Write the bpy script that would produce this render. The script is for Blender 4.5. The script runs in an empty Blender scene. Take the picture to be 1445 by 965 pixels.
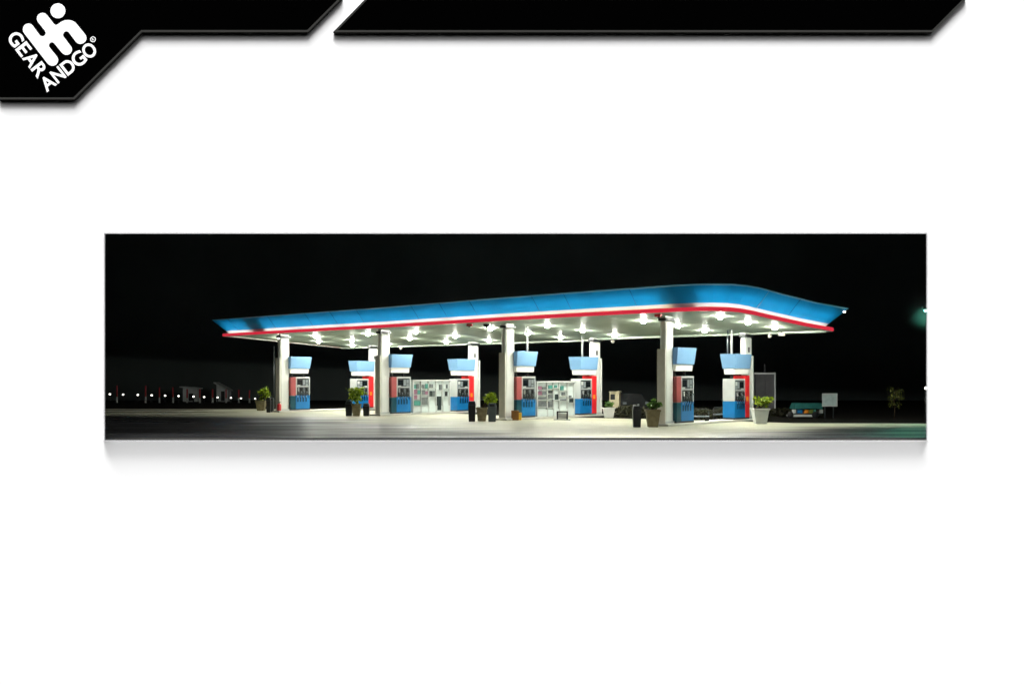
import bpy, bmesh, math, random
from mathutils import Vector, Matrix

C = bpy.context.scene.collection
sc = bpy.context.scene
rnd = random.Random(7)

# ------------------------------------------------------------------ measure
F, H, CX, HY = 1400.0, 2.2, 722.5, 535.0      # lens, eye height, optical axis
DW = 36.24                                     # distance of the white backdrop
def at(px, py, Y):
    return Vector(((px - CX) / F * Y, Y, H - (py - HY) / F * Y))
def gnd(px, py, z=0.0):
    Y = F * (H - z) / (py - HY)
    return Vector(((px - CX) / F * Y, Y, z))
TH, SP, WID = 0.71059, 9.968, 7.962            # canopy heading, bay, island length
O = Vector((7.3367, 47.0596, 0))
U = Vector((math.cos(TH), -math.sin(TH), 0)); V = Vector((math.sin(TH), math.cos(TH), 0))
def W(s, t, z=0.0):
    p = O + U * s + V * t
    return Vector((p.x, p.y, z))
def soffit(t): return 5.142 - 0.0636 * t

# ------------------------------------------------------------------ materials
def nodes(name):
    m = bpy.data.materials.new(name); m.use_nodes = True
    return m, m.node_tree, m.node_tree.nodes['Principled BSDF']
def mat(name, col, rough=0.5, spec=0.4, metal=0.0, emit=None, es=0.0, vary=0.12, scale=3.0, bump=0.0, bscale=40.0):
    m, t, b = nodes(name)
    b.inputs['Roughness'].default_value = rough
    b.inputs['Specular IOR Level'].default_value = spec
    b.inputs['Metallic'].default_value = metal
    tc = t.nodes.new('ShaderNodeTexCoord')
    if vary:
        n = t.nodes.new('ShaderNodeTexNoise'); n.inputs['Scale'].default_value = scale
        n.inputs['Detail'].default_value = 5
        t.links.new(tc.outputs['Object'], n.inputs['Vector'])
        r = t.nodes.new('ShaderNodeValToRGB')
        r.color_ramp.elements[0].position = 0.3; r.color_ramp.elements[1].position = 0.7
        r.color_ramp.elements[0].color = tuple(c * (1 - vary) for c in col) + (1,)
        r.color_ramp.elements[1].color = tuple(min(1, c * (1 + vary * 0.6)) for c in col) + (1,)
        t.links.new(n.outputs['Fac'], r.inputs['Fac'])
        t.links.new(r.outputs['Color'], b.inputs['Base Color'])
    else:
        b.inputs['Base Color'].default_value = tuple(col) + (1,)
    if bump:
        n2 = t.nodes.new('ShaderNodeTexNoise'); n2.inputs['Scale'].default_value = bscale
        t.links.new(tc.outputs['Object'], n2.inputs['Vector'])
        bp = t.nodes.new('ShaderNodeBump'); bp.inputs['Strength'].default_value = bump
        bp.inputs['Distance'].default_value = 0.02
        t.links.new(n2.outputs['Fac'], bp.inputs['Height'])
        t.links.new(bp.outputs['Normal'], b.inputs['Normal'])
    if emit:
        b.inputs['Emission Color'].default_value = tuple(emit) + (1,)
        b.inputs['Emission Strength'].default_value = es
    return m

M = dict(
    backdrop=mat('backdrop_paper', (.86, .86, .86), .9, 0, vary=0),
    plate=mat('black_plate', (.0004, .0004, .0004), .9, 0, vary=0),
    rim=mat('grey_rim', (.036, .036, .034), .7, 0, vary=0),
    letter=mat('white_vinyl', (.9, .9, .9), .7, 0, vary=0),
    sky=mat('night_black', (.11, .13, .13), 1, 0, vary=.3, scale=.05),
    white=mat('white_cladding', (.74, .75, .70), .45, .35, vary=.06, scale=1.5),
    beige=mat('beige_cladding', (.72, .69, .60), .5, .3, vary=.08, scale=2),
    offwhite=mat('off_white_paint', (.50, .52, .50), .5, .3, vary=.08, scale=2),
    darkmetal=mat('dark_metal', (.02, .024, .026), .4, .5, vary=.2),
    black=mat('black_plastic', (.012, .014, .015), .45, .4, vary=.3),
    greybin=mat('grey_plastic', (.07, .085, .09), .45, .4, vary=.2),
    soffit=mat('soffit_sheet', (.36, .42, .335), .5, .14, vary=.08, scale=.25),
    trim=mat('soffit_trim', (.62, .66, .58), .5, .2, vary=.05),
    roof=mat('roof_sheet', (.25, .27, .28), .6, .3),
    fasciajoint=mat('blue_joint', (.006, .11, .30), .5, .1, vary=0),
    cyan=mat('cyan_edge', (.10, .42, .62), .4, .4, vary=.05),
    red=mat('red_acrylic', (.50, .015, .03), .6, .0, emit=(1, .045, .085), es=.55, vary=.08, scale=.7),
    led=mat('led_tube', (.9, .9, .9), .4, .2, emit=(1, .90, .68), es=19, vary=0),
    boxtube=mat('lightbox_tube', (.9, .9, .9), .4, .2, emit=(1, 1, 1), es=18, vary=0),
    ledwarm=mat('warm_led_tube', (.9, .9, .9), .4, .2, emit=(1, .76, .36), es=19, vary=0),
    lamp=mat('lamp_lens', (.9, .9, .9), .3, .2, emit=(1, 1, .90), es=1330, vary=0),
    lampring=mat('lamp_ring', (.6, .62, .6), .4, .4, vary=0),
    sign=mat('blue_sign_film', (.15, .28, .42), .4, .2, emit=(.27, .56, 1), es=.12, vary=.08, scale=.8),
    signwhite=mat('white_sign_film', (.8, .79, .72), .4, .3, emit=(1, .97, .86), es=.15, vary=.06),
    signyellow=mat('yellow_sign_film', (.85, .6, .15), .4, .3, emit=(1, .72, .2), es=.3, vary=.05),
    pumpblue=mat('blue_pump_paint', (.008, .155, .40), .3, .5, vary=.12, scale=2),
    pumpteal=mat('teal_pump_paint', (.004, .055, .08), .3, .4, vary=.12, scale=2),
    pumpnavy=mat('navy_pump_film', (.004, .035, .085), .3, .4, vary=.3, scale=6),
    pumpred=mat('red_pump_paint', (.80, .025, .03), .3, .5, vary=.12, scale=1.2),
    pumppink=mat('light_washed_pump_red', (.34, .075, .075), .4, .3, vary=.15, scale=2),  # front pumps' red, its washed-out look under the lamps put into the colour
    orange=mat('orange_badge', (.9, .30, .03), .4, .3, vary=.05),
    yellow=mat('yellow_plastic', (.75, .46, .04), .4, .4, vary=.1),
    brown=mat('brown_carton', (.22, .10, .025), .7, .2, vary=.25),
    pumpgrey=mat('pump_grey_paint', (.36, .38, .37), .4, .3, vary=.15, scale=6),
    screen=mat('dark_screen', (.008, .012, .014), .15, .5, vary=0),
    greymetal=mat('grey_metal', (.20, .23, .24), .35, .5, vary=.15),
    cabinet=mat('cabinet_enamel', (.60, .67, .64), .4, .3, vary=.06),
    cabdark=mat('cabinet_dark_glass', (.03, .04, .04), .2, .5, vary=.2),
    goodsgrey=mat('grey_goods', (.13, .145, .145), .6, .2, vary=.35, scale=9),
    goodsteal=mat('teal_goods', (.06, .23, .19), .6, .2, vary=.35, scale=9),
    goodspink=mat('mauve_goods', (.24, .11, .16), .6, .2, vary=.35, scale=9),
    pot=mat('tan_stone_pot', (.25, .21, .115), .75, .2, vary=.25, scale=5, bump=.3),
    whitepot=mat('white_pot', (.72, .73, .68), .5, .3, vary=.08),
    soil=mat('potting_soil', (.03, .022, .014), .95, .1),
    bark=mat('bark', (.09, .065, .04), .9, .1, vary=.3),
    redpaint=mat('red_paint', (.62, .03, .035), .35, .5),
    dullred=mat('dull_red_paint', (.50, .06, .07), .5, .3, vary=.2),
    kerb=mat('island_concrete', (.50, .49, .44), .7, .2, vary=.12, scale=2),
    kiosk=mat('beige_kiosk_paint', (.46, .41, .27), .6, .2),
    board=mat('dark_board', (.095, .095, .10), .6, .2, vary=.2, scale=1.2),
    boardframe=mat('board_frame', (.50, .52, .53), .5, .3),
    teal=mat('teal_tarp', (.012, .10, .09), .7, .2, vary=.25),
    notice=mat('notice_face', (.42, .52, .50), .5, .2, vary=.2, scale=4),
    shed=mat('grey_shed_wall', (.62, .65, .65), .7, .2, vary=.25, scale=1),
    bollard=mat('lit_bollard_lens', (.9, .9, .9), .3, .2, emit=(1, .97, .86), es=5, vary=0),
    greenlamp=mat('teal_lamp_lens', (.8, .9, .9), .3, .2, emit=(.35, 1, .80), es=5, vary=0),
)
def frosted(name, col, thru):
    m, t, b = nodes(name)
    b.inputs['Base Color'].default_value = col + (1,); b.inputs['Roughness'].default_value = .6
    tr = t.nodes.new('ShaderNodeBsdfTransparent'); mx = t.nodes.new('ShaderNodeMixShader'); mx.inputs[0].default_value = thru
    t.links.new(b.outputs[0], mx.inputs[1]); t.links.new(tr.outputs[0], mx.inputs[2])
    t.links.new(mx.outputs[0], t.nodes['Material Output'].inputs['Surface'])
    return m
def translucent(name, col):
    m, t, b = nodes(name)
    b.inputs['Roughness'].default_value = .5; b.inputs['Specular IOR Level'].default_value = .05
    tc = t.nodes.new('ShaderNodeTexCoord'); n = t.nodes.new('ShaderNodeTexNoise'); n.inputs['Scale'].default_value = .7; n.inputs['Detail'].default_value = 5
    t.links.new(tc.outputs['Object'], n.inputs['Vector'])
    r = t.nodes.new('ShaderNodeValToRGB'); r.color_ramp.elements[0].position = .3; r.color_ramp.elements[1].position = .7
    r.color_ramp.elements[0].color = tuple(c * .86 for c in col) + (1,); r.color_ramp.elements[1].color = col + (1,)
    t.links.new(n.outputs['Fac'], r.inputs['Fac'])
    tl = t.nodes.new('ShaderNodeBsdfTranslucent'); mx = t.nodes.new('ShaderNodeMixShader'); mx.inputs[0].default_value = .5
    for q in (b.inputs['Base Color'], tl.inputs['Color']): t.links.new(r.outputs['Color'], q)
    t.links.new(b.outputs[0], mx.inputs[1]); t.links.new(tl.outputs[0], mx.inputs[2])
    t.links.new(mx.outputs[0], t.nodes['Material Output'].inputs['Surface'])
    return m
M['fascia'] = translucent('blue_fascia_acrylic', (.008, .28, .60))
M['stripe'] = translucent('glow_stripe_acrylic', (.42, .55, .60))  # pale colour stands in for the tube glow at the fascia foot
M['frame'] = frosted('frosted_acrylic', (.62, .62, .63), .72)
def leafmat(name, c1, c2):
    m, t, b = nodes(name)
    b.inputs['Roughness'].default_value = .55
    oi = t.nodes.new('ShaderNodeNewGeometry')
    r = t.nodes.new('ShaderNodeValToRGB')
    r.color_ramp.elements[0].color = c1 + (1,); r.color_ramp.elements[1].color = c2 + (1,)
    t.links.new(oi.outputs['Random Per Island'], r.inputs['Fac'])
    tl = t.nodes.new('ShaderNodeBsdfTranslucent'); mx = t.nodes.new('ShaderNodeMixShader'); mx.inputs[0].default_value = .4
    for q in (b.inputs['Base Color'], tl.inputs['Color']): t.links.new(r.outputs['Color'], q)
    t.links.new(b.outputs[0], mx.inputs[1]); t.links.new(tl.outputs[0], mx.inputs[2])
    t.links.new(mx.outputs[0], t.nodes['Material Output'].inputs['Surface'])
    return m
m_, t_, b_ = nodes('glow_volume'); t_.nodes.remove(b_)  # scattering medium for the added glow ball round the street lamp
v_ = t_.nodes.new('ShaderNodeVolumeScatter'); v_.inputs['Density'].default_value = .07; v_.inputs['Color'].default_value = (.8, 1, .95, 1)
tc_ = t_.nodes.new('ShaderNodeTexCoord'); ln_ = t_.nodes.new('ShaderNodeVectorMath'); ln_.operation = 'LENGTH'
t_.links.new(tc_.outputs['Object'], ln_.inputs[0])
mr_ = t_.nodes.new('ShaderNodeMapRange'); mr_.interpolation_type = 'SMOOTHERSTEP'
for k_, x_ in (('From Min', 0), ('From Max', 1.25), ('To Min', .07), ('To Max', 0)): mr_.inputs[k_].default_value = x_
t_.links.new(ln_.outputs['Value'], mr_.inputs['Value']); t_.links.new(mr_.outputs[0], v_.inputs['Density'])
t_.links.new(v_.outputs[0], t_.nodes['Material Output'].inputs['Volume']); M['glow_volume'] = m_
M['leaf'] = leafmat('lime_leaves', (.10, .17, .012), (.36, .47, .02))
M['leafdark'] = leafmat('green_leaves', (.03, .09, .015), (.14, .26, .05))
M['leafolive'] = leafmat('olive_leaves', (.09, .11, .02), (.30, .33, .06))
M['hedge'] = leafmat('hedge_leaves', (.012, .014, .006), (.05, .05, .02))

def ground_mat(name, dark, light, rough0, rough1, sc1, crack=False):
    m, t, b = nodes(name)
    tc = t.nodes.new('ShaderNodeTexCoord')
    n = t.nodes.new('ShaderNodeTexNoise'); n.inputs['Scale'].default_value = sc1; n.inputs['Detail'].default_value = 8
    n2 = t.nodes.new('ShaderNodeTexNoise'); n2.inputs['Scale'].default_value = 9; n2.inputs['Detail'].default_value = 6
    mp = t.nodes.new('ShaderNodeMapping'); mp.inputs['Rotation'].default_value = (0, 0, TH)
    mp.inputs['Scale'].default_value = (.35, 1.6, 1)
    t.links.new(tc.outputs['Object'], mp.inputs['Vector'])
    t.links.new(mp.outputs['Vector'], n.inputs['Vector']); t.links.new(tc.outputs['Object'], n2.inputs['Vector'])
    mx = t.nodes.new('ShaderNodeMath'); mx.operation = 'MULTIPLY_ADD'
    mx.inputs[1].default_value = .3
    t.links.new(n2.outputs['Fac'], mx.inputs[0]); t.links.new(n.outputs['Fac'], mx.inputs[2])
    r = t.nodes.new('ShaderNodeValToRGB')
    r.color_ramp.elements[0].position = .45; r.color_ramp.elements[1].position = .82
    r.color_ramp.elements[0].color = dark + (1,); r.color_ramp.elements[1].color = light + (1,)
    t.links.new(mx.outputs[0], r.inputs['Fac']); t.links.new(r.outputs['Color'], b.inputs['Base Color'])
    rr = t.nodes.new('ShaderNodeMapRange'); rr.inputs['From Min'].default_value = .35; rr.inputs['From Max'].default_value = .65
    rr.inputs['To Min'].default_value = rough0; rr.inputs['To Max'].default_value = rough1
    t.links.new(n.outputs['Fac'], rr.inputs['Value']); t.links.new(rr.outputs['Result'], b.inputs['Roughness'])
    b.inputs['Specular IOR Level'].default_value = .35
    bp = t.nodes.new('ShaderNodeBump'); bp.inputs['Strength'].default_value = .05; bp.inputs['Distance'].default_value = .02
    t.links.new(n2.outputs['Fac'], bp.inputs['Height']); t.links.new(bp.outputs['Normal'], b.inputs['Normal'])
    return m
M['asphalt'] = ground_mat('asphalt', (.022, .022, .021), (.05, .05, .045), .35, .65, .35)
def apron_mat():
    m = ground_mat('concrete_apron', (.42, .41, .29), (.56, .55, .42), .34, .64, .3)
    t = m.node_tree; b = t.nodes['Principled BSDF']
    src = b.inputs['Base Color'].links[0].from_socket
    tc = t.nodes.new('ShaderNodeTexCoord'); sp = t.nodes.new('ShaderNodeSeparateXYZ'); t.links.new(tc.outputs['Object'], sp.inputs[0])
    def M_(op, a, c):
        n = t.nodes.new('ShaderNodeMath'); n.operation = op
        for k, v in enumerate((a, c)):
            if isinstance(v, (int, float)): n.inputs[k].default_value = v
            else: t.links.new(v, n.inputs[k])
        return n.outputs[0]
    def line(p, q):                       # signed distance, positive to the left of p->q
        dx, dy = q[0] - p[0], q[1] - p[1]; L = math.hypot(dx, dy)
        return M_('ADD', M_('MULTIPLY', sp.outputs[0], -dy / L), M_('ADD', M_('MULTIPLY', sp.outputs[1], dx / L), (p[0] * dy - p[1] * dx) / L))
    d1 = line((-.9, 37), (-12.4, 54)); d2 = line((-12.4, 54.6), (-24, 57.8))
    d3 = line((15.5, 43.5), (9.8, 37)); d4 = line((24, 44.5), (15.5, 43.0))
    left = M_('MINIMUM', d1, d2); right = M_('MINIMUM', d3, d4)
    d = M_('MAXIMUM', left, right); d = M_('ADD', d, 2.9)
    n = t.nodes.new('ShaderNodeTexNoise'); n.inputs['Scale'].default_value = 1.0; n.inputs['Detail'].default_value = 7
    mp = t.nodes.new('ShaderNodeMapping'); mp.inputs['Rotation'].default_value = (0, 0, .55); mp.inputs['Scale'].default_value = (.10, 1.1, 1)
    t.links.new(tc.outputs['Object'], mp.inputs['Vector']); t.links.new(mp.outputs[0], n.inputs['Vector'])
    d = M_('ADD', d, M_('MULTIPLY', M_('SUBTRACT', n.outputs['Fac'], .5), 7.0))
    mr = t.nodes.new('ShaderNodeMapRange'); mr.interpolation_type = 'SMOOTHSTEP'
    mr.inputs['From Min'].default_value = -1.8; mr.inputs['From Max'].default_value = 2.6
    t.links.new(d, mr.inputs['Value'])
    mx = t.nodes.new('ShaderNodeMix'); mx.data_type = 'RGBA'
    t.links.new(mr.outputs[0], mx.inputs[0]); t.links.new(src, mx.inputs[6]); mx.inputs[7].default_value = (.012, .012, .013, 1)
    # slab joints and old oil spots in the concrete
    br = t.nodes.new('ShaderNodeTexBrick'); br.offset = 0; br.inputs['Scale'].default_value = 1
    br.inputs['Brick Width'].default_value = 4.98; br.inputs['Row Height'].default_value = 4.0; br.inputs['Mortar Size'].default_value = .035
    br.inputs['Color1'].default_value = (1, 1, 1, 1); br.inputs['Color2'].default_value = (.93, .93, .92, 1); br.inputs['Mortar'].default_value = (.55, .54, .52, 1)
    mb = t.nodes.new('ShaderNodeMapping'); mb.inputs['Rotation'].default_value = (0, 0, TH); mb.inputs['Location'].default_value = (1.2, .6, 0)
    t.links.new(tc.outputs['Object'], mb.inputs['Vector']); t.links.new(mb.outputs[0], br.inputs['Vector'])
    so = t.nodes.new('ShaderNodeTexNoise'); so.inputs['Scale'].default_value = .55; so.inputs['Detail'].default_value = 4; so.inputs['Roughness'].default_value = .65
    t.links.new(tc.outputs['Object'], so.inputs['Vector'])
    sr = t.nodes.new('ShaderNodeMapRange'); sr.inputs['From Min'].default_value = .60; sr.inputs['From Max'].default_value = .74
    sr.inputs['To Min'].default_value = 1; sr.inputs['To Max'].default_value = .62
    t.links.new(so.outputs['Fac'], sr.inputs['Value'])
    m1 = t.nodes.new('ShaderNodeMix'); m1.data_type = 'RGBA'; m1.blend_type = 'MULTIPLY'; m1.inputs[0].default_value = 1
    t.links.new(src, m1.inputs[6]); t.links.new(br.outputs['Color'], m1.inputs[7])
    m2 = t.nodes.new('ShaderNodeVectorMath'); m2.operation = 'SCALE'
    t.links.new(m1.outputs[2], m2.inputs[0]); t.links.new(sr.outputs[0], m2.inputs['Scale'])
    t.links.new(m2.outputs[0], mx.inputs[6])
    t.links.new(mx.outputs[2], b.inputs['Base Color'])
    wet = t.nodes.new('ShaderNodeMapRange'); wet.inputs['From Min'].default_value = -22; wet.inputs['From Max'].default_value = -13
    wet.inputs['To Min'].default_value = .5; wet.inputs['To Max'].default_value = 1
    t.links.new(sp.outputs[0], wet.inputs['Value'])
    rs = b.inputs['Roughness'].links[0].from_socket
    t.links.new(M_('MULTIPLY', rs, wet.outputs[0]), b.inputs['Roughness'])
    return m
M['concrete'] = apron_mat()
M['earth'] = mat('dark_earth', (.012, .011, .009), .95, .05)

# ------------------------------------------------------------------ mesh kit
class MB:
    def __init__(s): s.bm = bmesh.new(); s.mats = []
    def mi(s, m):
        if m not in s.mats: s.mats.append(m)
        return s.mats.index(m)
    def box(s, x0, x1, y0, y1, z0, z1, m, bev=0.0):
        q = bmesh.new(); bmesh.ops.create_cube(q, size=1)
        bmesh.ops.scale(q, vec=(x1 - x0, y1 - y0, z1 - z0), verts=q.verts)
        bmesh.ops.translate(q, vec=((x0 + x1) / 2, (y0 + y1) / 2, (z0 + z1) / 2), verts=q.verts)
        if bev: bmesh.ops.bevel(q, geom=q.edges[:], offset=bev, segments=2, affect='EDGES', profile=.5)
        return s.add(q, m)
    def add(s, q, m, smooth=False):
        i = s.mi(m)
        for f in q.faces: f.material_index = i; f.smooth = smooth
        me = bpy.data.meshes.new('t'); q.to_mesh(me); q.free()
        s.bm.from_mesh(me); bpy.data.meshes.remove(me)
        return s
    def frustum(s, r0, r1, z0, z1, m, bev=0.0):
        # r = (x0,x1,y0,y1)
        q = bmesh.new(); v = []
        for (a, b, c, d), z in ((r0, z0), (r1, z1)):
            v += [q.verts.new(p) for p in ((a, c, z), (b, c, z), (b, d, z), (a, d, z))]
        for f in ((3, 2, 1, 0), (4, 5, 6, 7), (0, 1, 5, 4), (1, 2, 6, 5), (2, 3, 7, 6), (3, 0, 4, 7)):
            q.faces.new([v[i] for i in f])
        if bev: bmesh.ops.bevel(q, geom=q.edges[:], offset=bev, segments=2, affect='EDGES', profile=.5)
        return s.add(q, m)
    def lathe(s, prof, m, cx=0, cy=0, n=20, smooth=True):
        q = bmesh.new(); rings = []
        for r, z in prof:
            if r < 1e-6: rings.append([q.verts.new((cx, cy, z))]); continue
            rings.append([q.verts.new((cx + r * math.cos(6.28318530718 * i / n), cy + r * math.sin(6.28318530718 * i / n), z)) for i in range(n)])
        for a, b in zip(rings, rings[1:]):
            for i in range(n):
                j = (i + 1) % n
                if len(a) == 1 and len(b) == 1: continue
                if len(a) == 1: q.faces.new((a[0], b[j], b[i]))
                elif len(b) == 1: q.faces.new((a[i], a[j], b[0]))
                else: q.faces.new((a[i], a[j], b[j], b[i]))
        bmesh.ops.recalc_face_normals(q, faces=q.faces)
        return s.add(q, m, smooth)
    def tube(s, pts, r, m, n=8, r2=None):
        q = bmesh.new(); rings = []
        pts = [Vector(p) for p in pts]
        for k, p in enumerate(pts):
            d = (pts[min(k + 1, len(pts) - 1)] - pts[max(k - 1, 0)]).normalized()
            a = d.cross(Vector((0, 0, 1)))
            if a.length < 1e-3: a = d.cross(Vector((1, 0, 0)))
            a.normalize(); b = d.cross(a)
            rr = r if r2 is None else r + (r2 - r) * k / (len(pts) - 1)
            rings.append([q.verts.new(p + a * rr * math.cos(6.2831853 * i / n) + b * rr * math.sin(6.2831853 * i / n)) for i in range(n)])
        for A, B in zip(rings, rings[1:]):
            for i in range(n): q.faces.new((A[i], A[(i + 1) % n], B[(i + 1) % n], B[i]))
        q.faces.new(rings[0][::-1]); q.faces.new(rings[-1])
        bmesh.ops.recalc_face_normals(q, faces=q.faces)
        return s.add(q, m, True)
    def poly(s, pts, m):
        q = bmesh.new(); q.faces.new([q.verts.new(p) for p in pts]); return s.add(q, m)
    def slab_xz(s, pts, y0, y1, m):
        # closed outline in x,z extruded from y0 (front) to y1
        q = bmesh.new()
        a = [q.verts.new((x, y0, z)) for x, z in pts]; b = [q.verts.new((x, y1, z)) for x, z in pts]
        n = len(pts)
        q.faces.new(a); q.faces.new(b[::-1])
        for i in range(n): q.faces.new((a[i], b[i], b[(i + 1) % n], a[(i + 1) % n]))
        bmesh.ops.recalc_face_normals(q, faces=q.faces)
        bmesh.ops.triangulate(q, faces=[f for f in q.faces if len(f.verts) > 4])
        return s.add(q, m)
    def leaves(s, m, n, fn, size):
        q = bmesh.new()
        for _ in range(n):
            p = Vector(fn()); sz = size * rnd.uniform(.6, 1.3)
            d = Vector((rnd.gauss(0, 1), rnd.gauss(0, 1), rnd.gauss(.3, .7))).normalized()
            e = d.cross(Vector((rnd.gauss(0, 1), rnd.gauss(0, 1), rnd.gauss(0, 1)))).normalized()
            v = [q.verts.new(p + x) for x in (d * -sz, e * sz * .42, d * sz, e * -sz * .42)]
            q.faces.new(v)
        return s.add(q, m)
    def build(s, name, parent=None):
        me = bpy.data.meshes.new(name); s.bm.to_mesh(me); s.bm.free()
        for m in s.mats: me.materials.append(M[m])
        o = bpy.data.objects.new(name, me); C.objects.link(o)
        if parent: o.parent = parent
        return o

def tag(o, label=None, cat=None, group=None, kind=None):
    if label: o['label'] = label
    if cat: o['category'] = cat
    if group: o['group'] = group
    if kind: o['kind'] = kind
    return o
def empty(name, loc, label, cat, group=None, rz=0.0):
    o = bpy.data.objects.new(name, None); C.objects.link(o)
    o.empty_display_size = .2
    o.location = loc; o.rotation_euler = (0, 0, rz)
    return tag(o, label, cat, group)
def copy_tree(o, parent=None):
    c = o.copy(); C.objects.link(c)
    if parent: c.parent = parent
    for ch in list(o.children): copy_tree(ch, c)
    return c

# ------------------------------------------------------------------ backdrop and frame
PXW = DW / F
def wx(px): return (px - CX) * PXW
def wz(py): return H - (py - HY) * PXW
X0, X1, Z0, Z1 = wx(147.5), wx(1307.5), wz(618.5), wz(329.5)
def ring(b, out0, in0, y0, out1, in1, y1, m):
    # rectangle ring between a front outline (out0/in0 at y0) and a back one; each = (x0, x1, z0, z1)
    q = bmesh.new()
    def cs(r, y): return [q.verts.new((x, y, z)) for x, z in ((r[0], r[2]), (r[1], r[2]), (r[1], r[3]), (r[0], r[3]))]
    vo = [cs(out0, y0), cs(out1, y1)]; vi = [cs(in0, y0), cs(in1, y1)]
    for k in range(4):
        j = (k + 1) % 4
        q.faces.new((vo[0][k], vo[0][j], vi[0][j], vi[0][k])); q.faces.new((vo[1][j], vo[1][k], vi[1][k], vi[1][j]))
        q.faces.new((vo[0][j], vo[0][k], vo[1][k], vo[1][j])); q.faces.new((vi[0][k], vi[0][j], vi[1][j], vi[1][k]))
    bmesh.ops.recalc_face_normals(q, faces=q.faces)
    b.add(q, m)
def grow(r, dx, dzb, dzt): return (r[0] - dx, r[1] + dx, r[2] - dzb, r[3] + dzt)
FD = .36
R0 = (wx(148.3) * (DW - FD) / DW, wx(1307) * (DW - FD) / DW, H + (wz(620.3) - H) * (DW - FD) / DW, H + (wz(330) - H) * (DW - FD) / DW)
R1 = grow(R0, .175, .05, .085); R2 = grow(R0, .30, .09, .14)
b = MB(); ring(b, (-30, 30, -18, 24), R1, DW, (-30, 30, -18, 24), R2, DW + .25, 'backdrop')
tag(b.build('backdrop'), kind='structure')
b = MB(); ring(b, grow(R0, .042, .022, .060), R0, DW - FD, grow(R1, .03, .03, .03), grow(R1, -.004, -.004, -.004), DW - .004, 'frame')
tag(b.build('picture_frame'), 'thin pale frosted frame round the long night view of the filling station', 'picture frame')

# black header plates lying on the backdrop
def offset_poly(pts, d):
    n = len(pts); out = []
    A = sum(pts[i][0] * pts[(i + 1) % n][1] - pts[(i + 1) % n][0] * pts[i][1] for i in range(n))
    sg = 1 if A > 0 else -1
    for i in range(n):
        p0, p1, p2 = (Vector(pts[i - 1]), Vector(pts[i]), Vector(pts[(i + 1) % n]))
        d1 = (p1 - p0).normalized(); d2 = (p2 - p1).normalized()
        n1 = Vector((-d1.y, d1.x)) * sg; n2 = Vector((-d2.y, d2.x)) * sg
        m = (n1 + n2).normalized(); m *= d / max(.3, m.dot(n1))
        out.append(tuple(p1 + m))
    return out
def plate(name, pts, label):
    P = [(wx(x), wz(y)) for x, y in pts]
    c = Vector((sum(p[0] for p in P) / len(P), DW, sum(p[1] for p in P) / len(P)))
    e = empty(name, c, label, 'sign')
    def sh(L): return [(x - c.x, z - c.z) for x, z in L]
    inner = offset_poly(P, 2.7 * PXW)
    o_, i_ = sh(P), sh(inner); q = bmesh.new(); m = len(o_)
    vo = [[q.verts.new((x, y, z)) for x, z in o_] for y in (-.162, -.004)]; vi = [[q.verts.new((x, y, z)) for x, z in i_] for y in (-.162, -.004)]
    for k in range(m):
        j = (k + 1) % m
        for A, B in ((vo[0], vi[0]), (vi[1], vo[1]), (vo[1], vo[0]), (vi[0], vi[1])): q.faces.new((A[k], A[j], B[j], B[k]))
    bmesh.ops.recalc_face_normals(q, faces=q.faces)
    b = MB(); b.add(q, 'rim'); b.build('rim', e)
    b = MB(); b.slab_xz(sh(offset_poly(P, 2.75 * PXW)), -.158, -.006, 'plate'); b.build('face', e)
    return e, c
hp, hc = plate('header_sign', [(-.3, -.3), (484, -.3), (436, 47.8), (202.5, 47.8), (107.5, 142.3), (-.3, 142.3)],
               'black angular header plate with a white emblem and curved lettering at its left end')
plate('header_sign', [(518, -.3), (1362, -.3), (1313.8, 48), (471, 48)],
      'plain black slanted bar plate with grey rim, without any emblem or lettering')
ZS = 240 / 1445.0
emb = [(212,265),(216,245),(228,228),(246,218),(265,216),(283,222),(298,236),(352,310),(364,320),(380,325),(396,318),(406,304),(405,288),(398,276),(338,200),(331,180),(333,158),(344,140),(362,129),(382,126),(402,131),(418,145),(472,215),(482,225),(493,229),(505,224),(540,200),(565,190),(597,186),(630,192),(655,206),(675,228),(745,315),(751,335),(750,352),(740,370),(722,384),(698,390),(676,384),(660,370),(602,292),(588,282),(572,283),(558,294),(552,310),(555,325),(622,412),(629,432),(626,452),(614,470),(595,480),(572,481),(552,472),(538,458),(482,388),(470,377),(455,374),(441,381),(433,396),(434,412),(505,500),(512,522),(508,545),(495,563),(475,573),(452,573),(432,564),(418,550),(225,300),(215,284)]
def zp(p): return (wx(p[0] * ZS) - hc.x, wz(p[1] * ZS) - hc.z)
b = MB()
b.slab_xz([zp(p) for p in emb], -.1615, -.1575, 'letter')
b.slab_xz([zp((509 + 63 * math.cos(a * math.pi / 24), 109 + 63 * math.sin(a * math.pi / 24))) for a in range(48)], -.1615, -.1575, 'letter')
b.build('emblem', hp)
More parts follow.
